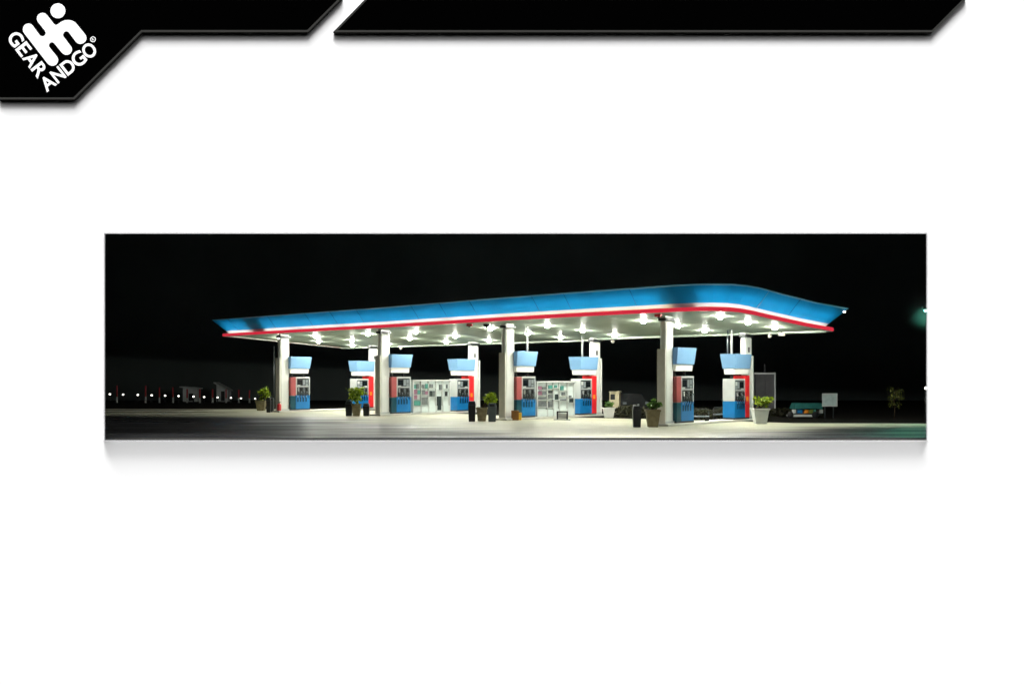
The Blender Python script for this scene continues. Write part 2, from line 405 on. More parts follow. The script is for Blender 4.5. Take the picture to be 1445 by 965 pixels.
def glyph(bm_out, ch, cx, cz, rot, w, h, off):
    cu = bpy.data.curves.new('g', 'FONT'); cu.body = ch; cu.extrude = 0; cu.offset = off; cu.size = 1
    ob = bpy.data.objects.new('g', cu); C.objects.link(ob)
    bpy.context.view_layer.update()
    dg = bpy.context.evaluated_depsgraph_get()
    me = bpy.data.meshes.new_from_object(ob.evaluated_get(dg))
    xs = [v.co.x for v in me.vertices]; ys = [v.co.y for v in me.vertices]
    ax, ay = (min(xs) + max(xs)) / 2, (min(ys) + max(ys)) / 2
    sx, sy = w / (max(xs) - min(xs)), h / (max(ys) - min(ys))
    c, s = math.cos(rot), math.sin(rot)
    q = bmesh.new(); q.from_mesh(me)
    for v in q.verts:
        x, y = (v.co.x - ax) * sx, (v.co.y - ay) * sy
        v.co = (cx + x * c - y * s, -.1615, cz + x * s + y * c)
    r = bmesh.ops.extrude_face_region(q, geom=q.faces[:])
    bmesh.ops.translate(q, vec=(0, .004, 0), verts=[g for g in r['geom'] if isinstance(g, bmesh.types.BMVert)])
    bmesh.ops.recalc_face_normals(q, faces=q.faces)
    bm_out.add(q, 'letter')
    bpy.data.objects.remove(ob); bpy.data.curves.remove(cu); bpy.data.meshes.remove(me)
K = ZS * PXW
b = MB()
def word(letters, x0, y0, sc_, d, up, lo, hi):
    rot = math.atan2(-d[1], d[0])
    for ch, a0, a1 in letters:
        o = .02 * (hi - lo) if ch in 'GO' else 0
        a, u = (a0 + a1) / 2, (lo + hi) / 2
        px, py = x0 + (d[0] * a + up[0] * u) / sc_, y0 + (d[1] * a + up[1] * u) / sc_
        glyph(b, ch, wx(px) - hc.x, wz(py) - hc.z, rot, (a1 - a0) / sc_ * PXW, (hi - lo + 2 * o) / sc_ * PXW, .021)
word((('G', 172, 390), ('E', 416, 586), ('A', 605, 826), ('R', 842, 1045)), 10, 40, 12.06, (.613, .79), (.79, -.613), -105, 136)
word((('A', -424, -227), ('N', -212, -45), ('D', -23, 157), ('G', 165, 360), ('O', 368, 562)), 55, 50, 10.72, (.79, -.613), (-.613, -.79), -792, -577)
a2 = math.radians(37.8)
q = bmesh.new(); rg = []
for r in (18, 24):
    rg.append([q.verts.new((zp((806 + r * math.cos(i * math.pi / 16), 350))[0], -.1615, zp((806, 350 + r * math.sin(i * math.pi / 16)))[1])) for i in range(32)])
for i in range(32): q.faces.new((rg[0][i], rg[0][(i + 1) % 32], rg[1][(i + 1) % 32], rg[1][i]))
b.add(q, 'letter')
p = zp((806, 350)); glyph(b, 'R', p[0], p[1], a2, 16 * K, 22 * K, .01)
b.build('lettering', hp)

# ------------------------------------------------------------------ night sky, ground
b = MB()
q = bmesh.new()
bx = (-56, 56, DW + .32, 104, -.6, 26)
v = [q.verts.new((x, y, z)) for z in bx[4:] for y in bx[2:4] for x in bx[:2]]
for f in ((2, 3, 7, 6), (0, 2, 6, 4), (1, 5, 7, 3), (4, 6, 7, 5)): q.faces.new([v[i] for i in f])
b.add(q, 'sky'); tag(b.build('sky'), kind='structure')
YG = 37.3
b = MB(); b.box(-55.9, 55.9, YG, 103.9, -.5, 0, 'asphalt'); tag(b.build('ground'), kind='structure')
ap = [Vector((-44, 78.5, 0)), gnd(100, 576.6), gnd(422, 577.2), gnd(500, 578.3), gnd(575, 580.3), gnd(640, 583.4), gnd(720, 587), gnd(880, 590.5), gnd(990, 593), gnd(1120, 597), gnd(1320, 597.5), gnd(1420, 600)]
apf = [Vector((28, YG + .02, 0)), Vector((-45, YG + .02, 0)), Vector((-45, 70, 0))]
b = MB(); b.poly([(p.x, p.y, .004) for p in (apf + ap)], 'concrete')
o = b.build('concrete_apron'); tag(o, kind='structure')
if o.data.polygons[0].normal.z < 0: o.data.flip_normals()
b = MB()
far = ap[:]
b.poly([(p.x, p.y + .05, .006) for p in far] + [(50, 60, .006), (50, 103, .006), (-50, 103, .006), (-50, 77, .006)], 'earth')
o = b.build('earth_verge'); tag(o, kind='structure')
if o.data.polygons[0].normal.z < 0: o.data.flip_normals()

# ------------------------------------------------------------------ canopy
out = [(-35.6, -.95), (-32.3, -1.01), (-31.0, -1.04), (-28, -1.1), (-18, -1.2), (-8.6, -1.6), (-2.5, -1.65), (1.1, -1.61), (1.5, -1.6), (2.2, -1.535), (2.5, -1.5), (3.2, -1.28), (3.75, -.9),
       (4.05, -.35), (4.17, .4), (4.22, 2.6), (4.38, 5.8), (4.72, 8.15), (-10, 8.9), (-20, 9.1), (-34.6, 9.2)]
n = len(out)
nor = []
for i in range(n):
    p0, p1, p2 = Vector(out[i - 1]), Vector(out[i]), Vector(out[(i + 1) % n])
    d1, d2 = (p1 - p0).normalized(), (p2 - p1).normalized()
    n1, n2 = Vector((d1.y, -d1.x)), Vector((d2.y, -d2.x))
    m = (n1 + n2).normalized(); nor.append(m / max(.5, m.dot(n1)))
can = empty('canopy', O, 'long flat filling station roof with lit blue fascia and red band on white columns', 'canopy roof', rz=-TH)
def loft(prof, m, name, closed=False, smooth=False):
    q = bmesh.new(); rings = []
    for d, h in prof:
        rings.append([q.verts.new((out[i][0] + nor[i].x * d, out[i][1] + nor[i].y * d, soffit(out[i][1]) + h)) for i in range(n)])
    prs = list(zip(rings, rings[1:])) + ([(rings[-1], rings[0])] if closed else [])
    for A, B in prs:
        for i in range(n): q.faces.new((A[i], A[(i + 1) % n], B[(i + 1) % n], B[i]))
    bmesh.ops.recalc_face_normals(q, faces=q.faces)
    b = MB(); b.add(q, m, smooth); return b.build(name, can)
loft([(-.02, .012), (0, .0), (.02, .03), (.02, .165), (0, .187), (-.03, .187), (-.03, .12), (-.36, .12), (-.36, .095), (-.02, .095)], 'red', 'red_band', True)
loft([(-.30, .0), (-.022, .0), (-.022, .04), (-.30, .04)], 'trim', 'soffit_lip', True)
fas = loft([(-.147, .380), (.50, 1.12)], 'fascia', 'fascia')
loft([(-.345, .13), (-.150, .3771)], 'stripe', 'glow_stripe')  # band added for the glow above the red band, painted pale
loft([(.49, 1.10), (.53, 1.13), (.49, 1.17), (.45, 1.14)], 'cyan', 'edge_trim', True)
b = MB(); b.poly([(x - nor[i].x * .24, y - nor[i].y * .24, soffit(y) + .05) for i, (x, y) in enumerate(out)], 'soffit')
sof = b.build('soffit', can)
if sof.data.polygons[0].normal.z > 0: sof.data.flip_normals()
b = MB(); b.poly([(x - nor[i].x * .3, y - nor[i].y * .3, soffit(y) + .30) for i, (x, y) in enumerate(out)], 'roof')
b.build('roof', can)
# back edge trim, seams between soffit sheets
b = MB()
for s0 in range(-33, 4, 3):
    y0, y1 = -1.0, 8.6
    b.poly([(s0, y0, soffit(y0) + .046), (s0 + .04, y0, soffit(y0) + .046), (s0 + .04, y1, soffit(y1) + .046), (s0, y1, soffit(y1) + .046)], 'trim')
b.build('soffit_seam', can)
b = MB()
b.frustum((-34.5, -10, 8.72, 8.80), (-34.5, -10, 8.72, 8.80), soffit(8.8) - .06, soffit(8.8) + .048, 'soffit')
b.frustum((-9.99, 4.4, 8.0, 8.08), (-9.99, 4.4, 8.0, 8.08), soffit(8.1) - .06, soffit(8.1) + .048, 'soffit')
b.build('gutter', can)
# joints between the fascia panels
def joint(i, f, m, r=.014):
    a, c = ledpt(i, f, -.138, .384), ledpt(i, f, .505, 1.118)
    MB().tube([a, c], r, m, 6).build('panel_joint', can)
# LED tubes standing on the ledge above the red band; two dark gaps
def ledpt(i, f, d=-.12, h=.150):
    j = (i + 1) % n
    a = Vector((out[i][0] + nor[i].x * d, out[i][1] + nor[i].y * d, soffit(out[i][1]) + h))
    c = Vector((out[j][0] + nor[j].x * d, out[j][1] + nor[j].y * d, soffit(out[j][1]) + h))
    return a.lerp(c, f)
path = []
for i in range(n - 4):
    for k in range(80): path.append(ledpt(i, k / 80))
path.append(ledpt(n - 5, 1.0))
for i in range(n - 4):
    L_ = math.hypot(out[i + 1][0] - out[i][0], out[i + 1][1] - out[i][1]); k_ = int(L_ / 2.6)
    for q_ in range(1, k_ + 1): joint(i, q_ / (k_ + 1), 'fasciajoint')
joint(n - 7, .35, 'cyan', .02)
back1, back2 = [], []
for i in range(n - 4):
    for k in range(80):
        back1.append(ledpt(i, k / 80, -.42, .50)); back2.append(ledpt(i, k / 80, -.10, .90))
def box_run(sel):
    for P_ in (back1, back2):
        MB().tube([p for p in P_ if sel(p)][::4], .025, 'boxtube', 6).build('lightbox_tube', can)
box_run(lambda p: p.x < -32.6 and p.y < 2)
box_run(lambda p: -30.7 < p.x < .9 and p.y < 2)
box_run(lambda p: p.x > 2.5)
def led_run(sel, m):
    pts = [p for p in path if sel(p)]
    if len(pts) > 1: MB().tube(pts, .02, m, 6).build('light_tube', can)
GAPR = (1.15, 2.25); GAPL = (-32.3, -31.0)
led_run(lambda p: p.x < GAPL[0] and p.y < 2, 'led')
edges = [GAPL[1], -27, -22.5, -18, -13.5, -9.5]
for a, c in zip(edges, edges[1:]): led_run(lambda p: a + .01 < p.x < c - .01 and p.y < 2, 'led')
for a, c in ((-9.5, -6.2), (-6.2, -2.6), (-2.6, GAPR[0])): led_run(lambda p: a + .01 < p.x < c - .01 and p.y < 2, 'ledwarm')
led_run(lambda p: p.x > GAPR[1] and p.y < 1.2, 'led')
led_run(lambda p: p.x > GAPR[1] and 1.3 < p.y < 5, 'led')
led_run(lambda p: p.x > GAPR[1] and p.y > 5.1, 'led')
# the little bright spots along the roof edge
def corner_light(px, py, Y, label):
    o = MB().lathe([(0, -.05), (.06, -.04), (.07, 0), (.06, .04), (0, .05)], 'bollard', n=10).build('marker_light')
    o.location = at(px, py, Y); tag(o, label, 'marker light')
pR = W(4.72 + .62, 8.15 + .40); corner_light(1191.5, 440, pR.y, 'tiny white marker light at the far right tip of the blue fascia')
pM = W(3.2, -1.8); corner_light(1010.5, 403.2, pM.y + .2, 'tiny white marker light on the top edge of the rounded fascia corner')
pL = W(-33.2, -1.45); corner_light(353, 448.5, pL.y, 'tiny white marker light on the fascia top near its left end')

# downlights
lamp_px = [[(-28.4, 1.5), (-23.2, 1.6), (-18.76, 1.55), (-12.6, 1.5), (-8.42, 1.45), (-2.15, 1.3), (2.28, 1.0), (-32.4, 1.5)],
           [(-31.77, 4.4), (-28.2, 4.5), (-22.5, 4.6), (-18.17, 4.4), (-12.26, 4.4), (-8.0, 4.1), (-1.63, 3.7), (2.42, 3.5)],
           [(-31.6, 7.4), (-27.7, 7.4), (-21.72, 7.2), (-17.85, 7.2), (-11.84, 7.0), (-7.7, 6.75), (-1.5, 6.2), (2.64, 5.9)]]
proto = None
rows = ('front', 'middle', 'back')
def light_label(r, k, row):
    L = sorted(row); i = L.index(k); nn = len(L)
    w = ('first', 'second', 'third', 'fourth', 'fifth', 'sixth', 'seventh', 'eighth')[i]
    return 'round white ceiling light under the canopy, %s from the left in the %s row' % (w, rows[r])
for r, row in enumerate(lamp_px):
    for k in row:
        loc = W(k[0], k[1], soffit(k[1]) + .044)
        if proto is None:
            proto = empty('ceiling_light', loc, 'x', 'ceiling light', 'round ceiling lights under the canopy')
            MB().lathe([(.116, 0), (.14, 0), (.14, -.035), (.116, -.04), (.116, 0)], 'lampring', n=18).build('trim_ring', proto)
            MB().lathe([(.112, -.02), (.112, -.04), (.105, -.072), (.08, -.098), (.04, -.112), (0, -.116)], 'lamp', n=18).build('lens', proto)
            o = proto
        else: o = copy_tree(proto)
        o.location = loc; o['label'] = light_label(r, k, row)

# ------------------------------------------------------------------ columns
def make_column(back, isl):
    t0 = WID if back else 0.0
    s0 = -SP * (3 - isl)
    zt = soffit(t0) + .048
    sgn = 1 if back else -1
    where = ('first', 'second', 'third', 'fourth')[isl]
    lab = ('white square canopy column at the %s end of the %s pump island from the left' % ('rear' if back else 'front', where))
    e = empty('canopy_column', W(s0, t0), lab, 'column', 'white canopy columns', -TH)
    MB().box(-.17, .17, -.38, .38, .0, zt - .24, 'white', .11).build('shaft', e)
    MB().box(-.21, .21, -.42, .42, zt - .24, zt - .10, 'darkmetal', .015).build('neck', e)
    MB().box(-.15, .15, -.36, .36, zt - .10, zt, 'white', .015).build('capital', e)
    y = sgn * .47
    MB().box(-.24, .20, min(y, y - sgn * .08), max(y, y - sgn * .08), .0, 3.62 if not back else 3.45, 'beige' if not back else 'white', .015).build('guard_panel', e)
    MB().box(-.22, .22, -.43, .43, .0, .22, 'offwhite', .02).build('plinth', e)
    if back:
        MB().box(.163, .175, -.10, .06, zt - 1.05, zt - .78, 'black').build('notice_plate', e)
    return e
for isl in range(4):
    make_column(False, isl); make_column(True, isl)
o = MB().tube([(0, 0, 0), (0, 0, 4.6)], .045, 'darkmetal').build('drain_pipe'); p = gnd(386.5, 577.6); o.location = p
tag(o, 'thin dark drain pipe just left of the leftmost column', 'pipe')

# ------------------------------------------------------------------ islands
ilabel = ('low pale concrete pump island farthest left', 'low pale concrete pump island with a goods cabinet, second from the left',
          'low pale concrete pump island in the middle behind the small white stand', 'low pale concrete pump island nearest, at the right')
for isl in range(4):
    b = MB(); b.box(-.55, .55, -.75, WID + .75, .0, .11, 'kerb', .025)
    o = b.build('pump_island'); o.location = W(-SP * (3 - isl), 0, .002); o.rotation_euler = (0, 0, -TH)
    tag(o, ilabel[isl], 'pump island', 'concrete pump islands')

# ------------------------------------------------------------------ fuel pumps  (local y: -.8 column side .. +.8 far side)
def make_pump(front, variant):
    e = empty('fuel_pump', (0, 0, 0), 'x', 'fuel pump', 'blue and white fuel pumps on the islands')
    MB().box(-.36, .36, -.8, .8, 0, .08, 'darkmetal', .01).build('base', e)
    y0 = -.36                                   # panel from y0 to .8, red from -.8 to y0
    MB().box(-.31, .31, y0, .78, 1.04, 2.14, 'darkmetal').build('core', e)
    if front:
        b = MB(); b.box(-.35, .35, y0, .8, .08, 1.0, 'pumpblue', .02); b.build('lower_panel', e)
        b = MB(); b.box(-.345, .345, -.79, y0 - .004, .08, .98, 'pumpteal', .02); b.build('side_box', e)
        b = MB(); b.box(-.345, .345, -.79, y0 - .004, .985, 2.22, 'pumppink', .02); b.build('side_panel', e)
    else:
        b = MB(); b.box(-.35, .35, y0, .8, .08, 1.0, 'pumpblue', .02); b.build('lower_panel', e)
        b = MB(); b.box(-.36, .36, -.82, y0 - .004, .06, 2.42, 'pumpred', .02); sp = b.build('side_panel', e)
        for sx in (-1, 1):
            MB().box(*sorted((sx * .359, sx * .367)), -.66, -.46, .98, 1.24, 'orange').build('badge', sp)
    # white end panel and head frame
    MB().box(-.34, .34, .76, .81, 1.0, 2.16, 'offwhite', .01).build('end_panel', e)
    MB().box(-.345, .345, y0, .81, 2.14, 2.24, 'offwhite', .015).build('head_cap', e)
    for sx in (-1, 1):
        b = MB()
        def fb(ya, yb, za, zb, m, d=.02):
            b.box(*sorted((sx * .31, sx * (.31 + d))), ya, yb, za, zb, m)
        fb(y0, y0 + .09, 1.02, 2.14, 'pumpgrey', .03); fb(.70, .76, 1.02, 2.14, 'greymetal', .03)
        fb(y0 + .088, .702, 1.56, 1.64, 'pumpgrey', .029)
        b.build('head_frame', e)
        MB().box(*sorted((sx * .311, sx * .325)), y0 + .14, .18, 1.72, 2.04, 'screen').build('screen', e)
        for (ya, yb, za, zb, m) in ((.24, .42, 1.70, 2.06, 'greymetal'), (.47, .66, 1.84, 2.06, 'offwhite' if variant else 'greymetal'),
                                    (.47, .66, 1.66, 1.80, 'greymetal'), (y0 + .14, .02, 1.65, 1.70, 'offwhite')):
            MB().box(*sorted((sx * .311, sx * .327)), ya, yb, za, zb, m).build('keypad_panel', e)
    for sx in (-1, 1):
        for kk, yy in enumerate((-.16, .06, .28, .52)):
            b = MB()
            b.box(*sorted((sx * .325, sx * .40)), yy - .035, yy + .035, 1.28, 1.50, ('offwhite', 'black', 'greymetal', 'black')[(kk + variant) % 4], .01)
            b.tube([(sx * .36, yy, 1.30), (sx * .40, yy + .02, 1.2), (sx * .37, yy + .02, 1.12)], .018, 'greymetal', 6)
            nz = b.build('nozzle', e)
            b = MB(); b.tube([(sx * .36, yy + .03, 1.5), (sx * .47, yy + .06, 1.35), (sx * .50, yy + .07, 1.05), (sx * .46, yy + .06, .80), (sx * .40, yy + .05, 1.02)], .016, 'black', 6)
            b.build('hose', nz)
    for sx in (-1, 1):
        for yy in (-.2, .02, .24, .48):
            MB().box(*sorted((sx * .349, sx * .358)), yy - .06, yy + .06, .56, .84, 'pumpnavy').build('grade_plate', e)
            MB().box(*sorted((sx * .349, sx * .359)), yy - .045, yy + .03, .905, .945, 'offwhite').build('price_tag', e)
    # sign box on two posts
    for yy in (-.45, .5):
        MB().box(-.05, .05, yy - .05, yy + .05, 2.22, 2.50, 'darkmetal').build('post', e)
    b = MB(); b.frustum((-.30, .30, -.78, .70), (-.33, .33, -.80, .73), 2.48, 2.80, 'signwhite', .01)
    if variant: b.box(.327, .334, -.62, -.28, 2.56, 2.72, 'signyellow')
    b.build('sign_band', e)
    b = MB(); b.frustum((-.38, .38, -.84, .78), (-.46, .46, -.86, .88), 2.80, 3.60, 'sign', .012); b.build('sign_box', e)
    return e
plabel = {
 (0, 0): 'blue and white fuel pump beside the leftmost front column',
 (0, 1): 'fuel pump mostly hidden by the lime green pot plant and second column',
 (1, 0): 'fuel pump with a pinkish side panel, left of the first goods cabinet',
 (1, 1): 'fuel pump with bright red side panel behind a black bin, left of centre',
 (2, 0): 'fuel pump with yellow canister and brown carton at its foot beside the centre front column',
 (2, 1): 'fuel pump with bright red side panel next to the small white potted plant',
 (3, 0): 'nearest fuel pump, just right of the big column with the tan pot at its foot',
 (3, 1): 'rightmost fuel pump with a tall red side panel beside the large white plant pot'}
pf = make_pump(True, 0); pb = make_pump(False, 1)
for isl in range(4):
    for back in (0, 1):
        src = pb if back else pf
        o = src if isl == 0 else copy_tree(src)
        t = WID - 1.12 if back else 1.12
        o.location = W(-SP * (3 - isl), t, .112)
        o.rotation_euler = (0, 0, -TH + (math.pi if back else 0))
        o.scale = (1, 1, .945 if back else 1.0)
        o['label'] = plabel[(isl, back)]
# conduits from pump sign to soffit
def conduit(px, y_t, k, t, label, dbl=False):
    s0 = -SP * (3 - k)
    e = MB()
    e.tube([(0, 0, 3.45), (0, 0, soffit(t) + .04)], .06, 'offwhite')
    if dbl: e.tube([(-.22, 0, 3.45), (-.22, 0, soffit(t) + .04)], .04, 'greymetal')
    o = e.build('cable_conduit'); o.location = W(s0, t); o.rotation_euler = (0, 0, -TH); tag(o, label, 'conduit')
conduit(744, 0, 2, 1.62, 'white conduit from the soffit down to the sign of the centre front pump')
conduit(1037, 0, 3, 6.35, 'pair of pale conduits dropping to the sign of the rightmost pump', True)
conduit(823, 0, 2, 6.7, 'thin conduit dropping to the sign left of the third rear column')

# ------------------------------------------------------------------ goods cabinets between the pumps
def cabinet(isl, t0, t1, top, bays, label):
    e = empty('goods_cabinet', W(-SP * (3 - isl), (t0 + t1) / 2, .112), label, 'cabinet', 'pale goods cabinets between pumps', -TH)
    L = (t1 - t0) / 2
    b = MB(); b.box(-.30, .22, -L, L, 0, top - .02, 'cabinet', .015); b.build('carcass', e)
    b = MB(); b.box(-.34, .36, -L - .03, L + .03, top - .02, top + .07, 'offwhite', .015); b.build('top', e)
    b = MB(); x = -L
    ws = [w for w, _ in bays]; tot = sum(ws)
    b.box(.22, .33, -L, -L + .06, .0, top - .02, 'offwhite'); pos = -L
    for w, items in bays:
        nx = pos + w / tot * 2 * L
        b.box(.22, .33, nx - .05, nx, .0, top - .02, 'offwhite'); pos = nx
    b.build('upright', e)
    pos = -L
    for w, items in bays:
        nx = pos + w / tot * 2 * L
        p = MB()
        p.box(.22, .30, pos + .06, nx - .05, .02, .40, 'cabinet')
        for (fa, fb, z0, z1, m) in items:
            d = .06 + .05 * rnd.random()
            p.box(.222, .222 + d, pos + .06 + fa * (nx - pos - .11), pos + .06 + fb * (nx - pos - .11), z0, z1, m, .006)
        for z in sorted(set(i[2] for i in items)):
            p.box(.221, .325, pos + .061, nx - .051, z - .03, z - .004, 'offwhite')
        p.build('display_bay', e); pos = nx
    return e
cabinet(1, 2.15, 5.45, 1.98, [
    (1.1, [(.0, .35, 1.5, 1.75, 'goodsteal'), (.5, .8, 1.5, 1.8, 'goodsgrey'), (.0, .5, 1.15, 1.45, 'goodspink'), (.55, .95, 1.15, 1.4, 'goodsteal'), (0, .5, .85, 1.1, 'goodspink'), (.1, .95, .45, .75, 'goodsteal'), (.5, .95, .1, .4, 'goodsteal')]),
    (1.0, [(.1, .4, 1.5, 1.75, 'goodsgrey'), (.6, 1, 1.5, 1.8, 'goodsteal'), (.05, .5, 1.1, 1.4, 'goodsgrey'), (.5, .95, 1.12, 1.34, 'goodspink'), (.05, .95, .5, .95, 'goodsgrey')]),
    (1.0, [(.1, .6, 1.55, 1.78, 'goodsgrey'), (.1, .45, 1.0, 1.35, 'cabdark'), (.65, .9, 1.0, 1.35, 'goodsgrey')]),
    (.9, [(.5, .95, 1.4, 1.75, 'goodsgrey'), (.05, .8, .12, 1.0, 'cabdark')]),
    (1.0, [(.5, .7, 1.5, 1.75, 'goodsgrey'), (.35, .65, 1.0, 1.3, 'black')])],
    'pale goods cabinet with mauve and teal packs and a tall dark door')
cabinet(2, 2.1, 5.55, 1.90, [
    (1.2, [(.1, .45, 1.5, 1.7, 'goodspink'), (.5, .95, 1.5, 1.66, 'goodsgrey'), (.1, .5, 1.2, 1.42, 'goodspink'), (.5, .9, 1.2, 1.4, 'goodsgrey'), (.05, .95, .95, 1.1, 'goodsgrey'), (.05, .95, .55, .85, 'goodsgrey')]),
    (.7, [(.2, .95, 1.55, 1.75, 'goodsteal'), (.2, .95, 1.3, 1.45, 'cabdark'), (.2, .95, .98, 1.22, 'goodsgrey'), (.2, .95, .5, .86, 'goodsgrey')]),
    (.7, [(.1, .6, 1.6, 1.74, 'goodsteal'), (.3, .85, .92, 1.24, 'cabdark')]),
    (1.0, [(.1, .5, 1.45, 1.7, 'goodsteal'), (.3, .7, 1.15, 1.35, 'goodsgrey'), (.0, .9, .86, .96, 'goodsgrey')]),
    (.8, [(.2, .6, 1.0, 1.15, 'goodsgrey'), (.3, .9, .75, 1.02, 'cabdark')])],
    'pale enamel goods cabinet with mostly white shelves, right of the centre column')

# ------------------------------------------------------------------ bins, pots, plants
def planter(name, px, base, w_px, top_py, m, label, leaf, leafbox, nl, size, cat='potted plant', legs=True):
    g = gnd(px, base); sc_ = g.y / F
    w = w_px * sc_; h = (base - top_py) * sc_
    e = empty(name, g + Vector((0, 0, .006)), label, cat, 'potted plants by the columns')
    b = MB(); b.frustum((-w * .36, w * .36, -w * .36, w * .36), (-w / 2, w / 2, -w / 2, w / 2), 0, h * .88, m, .02)
    b.frustum((-w * .54, w * .54, -w * .54, w * .54), (-w * .56, w * .56, -w * .56, w * .56), h * .88, h, m, .015)
    p = b.build('pot', e)
    MB().box(-w * .48, w * .48, -w * .48, w * .48, h - .03, h + .015, 'soil').build('soil', p)
    x0, x1, yt, yb = leafbox
    cxm = ((x0 + x1) / 2 - px) * sc_; rw = (x1 - x0) / 2 * sc_; zt = (base - yt) * sc_; zb = (base - yb) * sc_
    cz = (zt + zb) / 2; rh = (zt - zb) / 2
    b = MB()
    for k in range(6):
        a = k * 1.05
        b.tube([(0, 0, h - .02), (cxm * .5 + .3 * rw * math.cos(a), .3 * rw * math.sin(a), (h + cz) / 2), (cxm + .7 * rw * math.cos(a), .7 * rw * math.sin(a), cz + rh * .3 * rnd.uniform(-1, 1))], .022, 'bark', 5, .008)
    b.build('stem', e)
    cl = [(cxm + rw * .6 * rnd.uniform(-1, 1), rw * .6 * rnd.uniform(-1, 1), cz + rh * .55 * rnd.uniform(-1, 1)) for _ in range(7)]
    def fn():
        c = rnd.choice(cl)
        return (c[0] + rnd.gauss(0, rw * .24), c[1] + rnd.gauss(0, rw * .24), c[2] + rnd.gauss(0, rh * .25))
    MB().leaves(leaf, nl, fn, size).build('foliage', e)
    return e
planter('potted_plant', 368.5, 579.5, 13, 565, 'pot', 'tall yellow-green plant in a tan square pot left of the leftmost column', 'leaf', (365, 381, 547, 567), 300, .12)
planter('potted_plant', 503, 587, 12, 570, 'pot', 'lime green plant in a tan pot between two dark bins before the second column', 'leaf', (489, 515, 547, 567), 420, .13)
planter('potted_plant', 680, 594, 15, 575, 'pot', 'rounded green plant in a tan pot just left of the centre front column', 'leaf', (683, 706, 555, 570), 380, .12)
planter('potted_plant', 921, 602.5, 19, 578, 'pot', 'largest tan stone pot with low dark green plant at the nearest column', 'leafdark', (912, 932, 563, 578), 300, .10)
planter('potted_plant', 859, 589.5, 16, 575, 'whitepot', 'small white pot with a little green plant in front of the beige kiosk', 'leafdark', (854, 866, 565, 576), 180, .10)
planter('potted_plant', 1072.5, 598, 21, 576, 'whitepot', 'large white pot with bushy lime plant in front of the grey board', 'leaf', (1063, 1090, 557.5, 577), 420, .10)

def bin_(px, base, w_px, top_py, m, label, lidm='greybin', litter=False):
    g = gnd(px, base); k = g.y / F; w = w_px * k; h = (base - top_py) * k
    e = empty('litter_bin', g + Vector((0, 0, .006)), label, 'litter bin', 'litter bins by the columns')
    b = MB(); b.frustum((-w * .42, w * .42, -w * .38, w * .38), (-w * .5, w * .5, -w * .45, w * .45), 0, h * .8, m, .02); b.build('body', e)
    b = MB(); b.frustum((-w * .53, w * .53, -w * .48, w * .48), (-w * .4, w * .4, -w * .36, w * .36), h * .8, h, lidm, .02); lid = b.build('lid', e)
    MB().box(-w * .28, w * .28, -w * .475, -w * .40, h * .84, h * .93, 'black').build('flap', lid)
    if litter:
        MB().box(-w * .36, -w * .08, -.08, .08, h + .0, h + .07, 'offwhite', .02).build('handle', lid)
        MB().box(w * .08, w * .30, -.06, .06, h + .0, h + .09, 'offwhite', .02).build('handle', lid)
    return e
bin_(379, 582, 6, 561, 'black', 'narrow black bin right of the tall yellow-green plant', 'black')
bin_(383.5, 581.5, 6, 561.5, 'greybin', 'slate grey bin touching the leftmost column')
bin_(492.5, 587, 9.5, 565.5, 'black', 'black bin left of the lime green pot plant')
bin_(517, 587, 9, 569, 'black', 'black bin between the lime green pot plant and the second column', 'greybin')
bin_(666, 594.8, 10.5, 566, 'black', 'tall black bin in front of the red pump left of centre', 'black')
bin_(694.5, 595, 12, 569, 'greybin', 'dark slate bin between the tan pot and the centre front column', 'greybin')
bin_(898.5, 602.8, 12, 573, 'black', 'black bin nearest the front, left of the largest tan pot', 'black', True)

# fire extinguisher
e = empty('fire_extinguisher', Vector((at(394, 0, W(-3 * SP, -.62).y).x, W(-3 * SP, -.62).y, .114)), 'small red fire extinguisher at the foot of the leftmost column', 'fire extinguisher')
MB().lathe([(0, 0), (.13, 0), (.14, .05), (.14, .36), (.1, .44), (.04, .47), (0, .47)], 'redpaint', n=14).build('cylinder', e)
b = MB(); b.lathe([(.035, .47), (.035, .54), (0, .54)], 'black', n=8); b.box(-.03, .12, -.02, .02, .54, .57, 'black'); b.build('valve', e)

# canister and carton by the third pump
def on_island(px, s_):
    lo, hi = -2, 3
    for _ in range(50):
        m = (lo + hi) / 2; p = W(-SP + s_, m)
        if CX + F * p.x / p.y > px: hi = m
        else: lo = m
    return W(-SP + s_, lo, .006)
o = MB().box(-.14, .14, -.13, .13, 0, .40, 'yellow', .03).lathe([(.05, .40), (.05, .46), (0, .46)], 'black', n=10).build('oil_canister'); o.location = on_island(732.5, .56)
tag(o, 'small yellow canister beside the brown carton at the centre front pump', 'canister')
o = MB().box(-.2, .2, -.15, .15, 0, .52, 'brown', .015).box(-.202, .202, -.03, .03, .35, .525, 'kiosk').build('carton'); o.location = on_island(726.8, .56)
tag(o, 'brown carton between the centre front column and the yellow canister', 'carton')

# little stand before the second cabinet
e = empty('display_stand', gnd(793.5, 592.5) + Vector((0, 0, .006)), 'low dark frame stand with a white panel before the right goods cabinet', 'stand', rz=-.2)
b = MB()
for sx in (-1, 1): b.box(sx * .27 - .035, sx * .27 + .035, -.04, .04, 0, .40, 'black')
b.box(-.305, .305, -.04, .04, .40, .47, 'black'); b.build('stand_frame', e)
MB().box(-.23, .23, -.02, .02, .08, .36, 'offwhite', .01).build('panel', e)
MB().box(-.45, .45, -.2, .2, 0, .04, 'greymetal', .01).build('foot_plate', e)

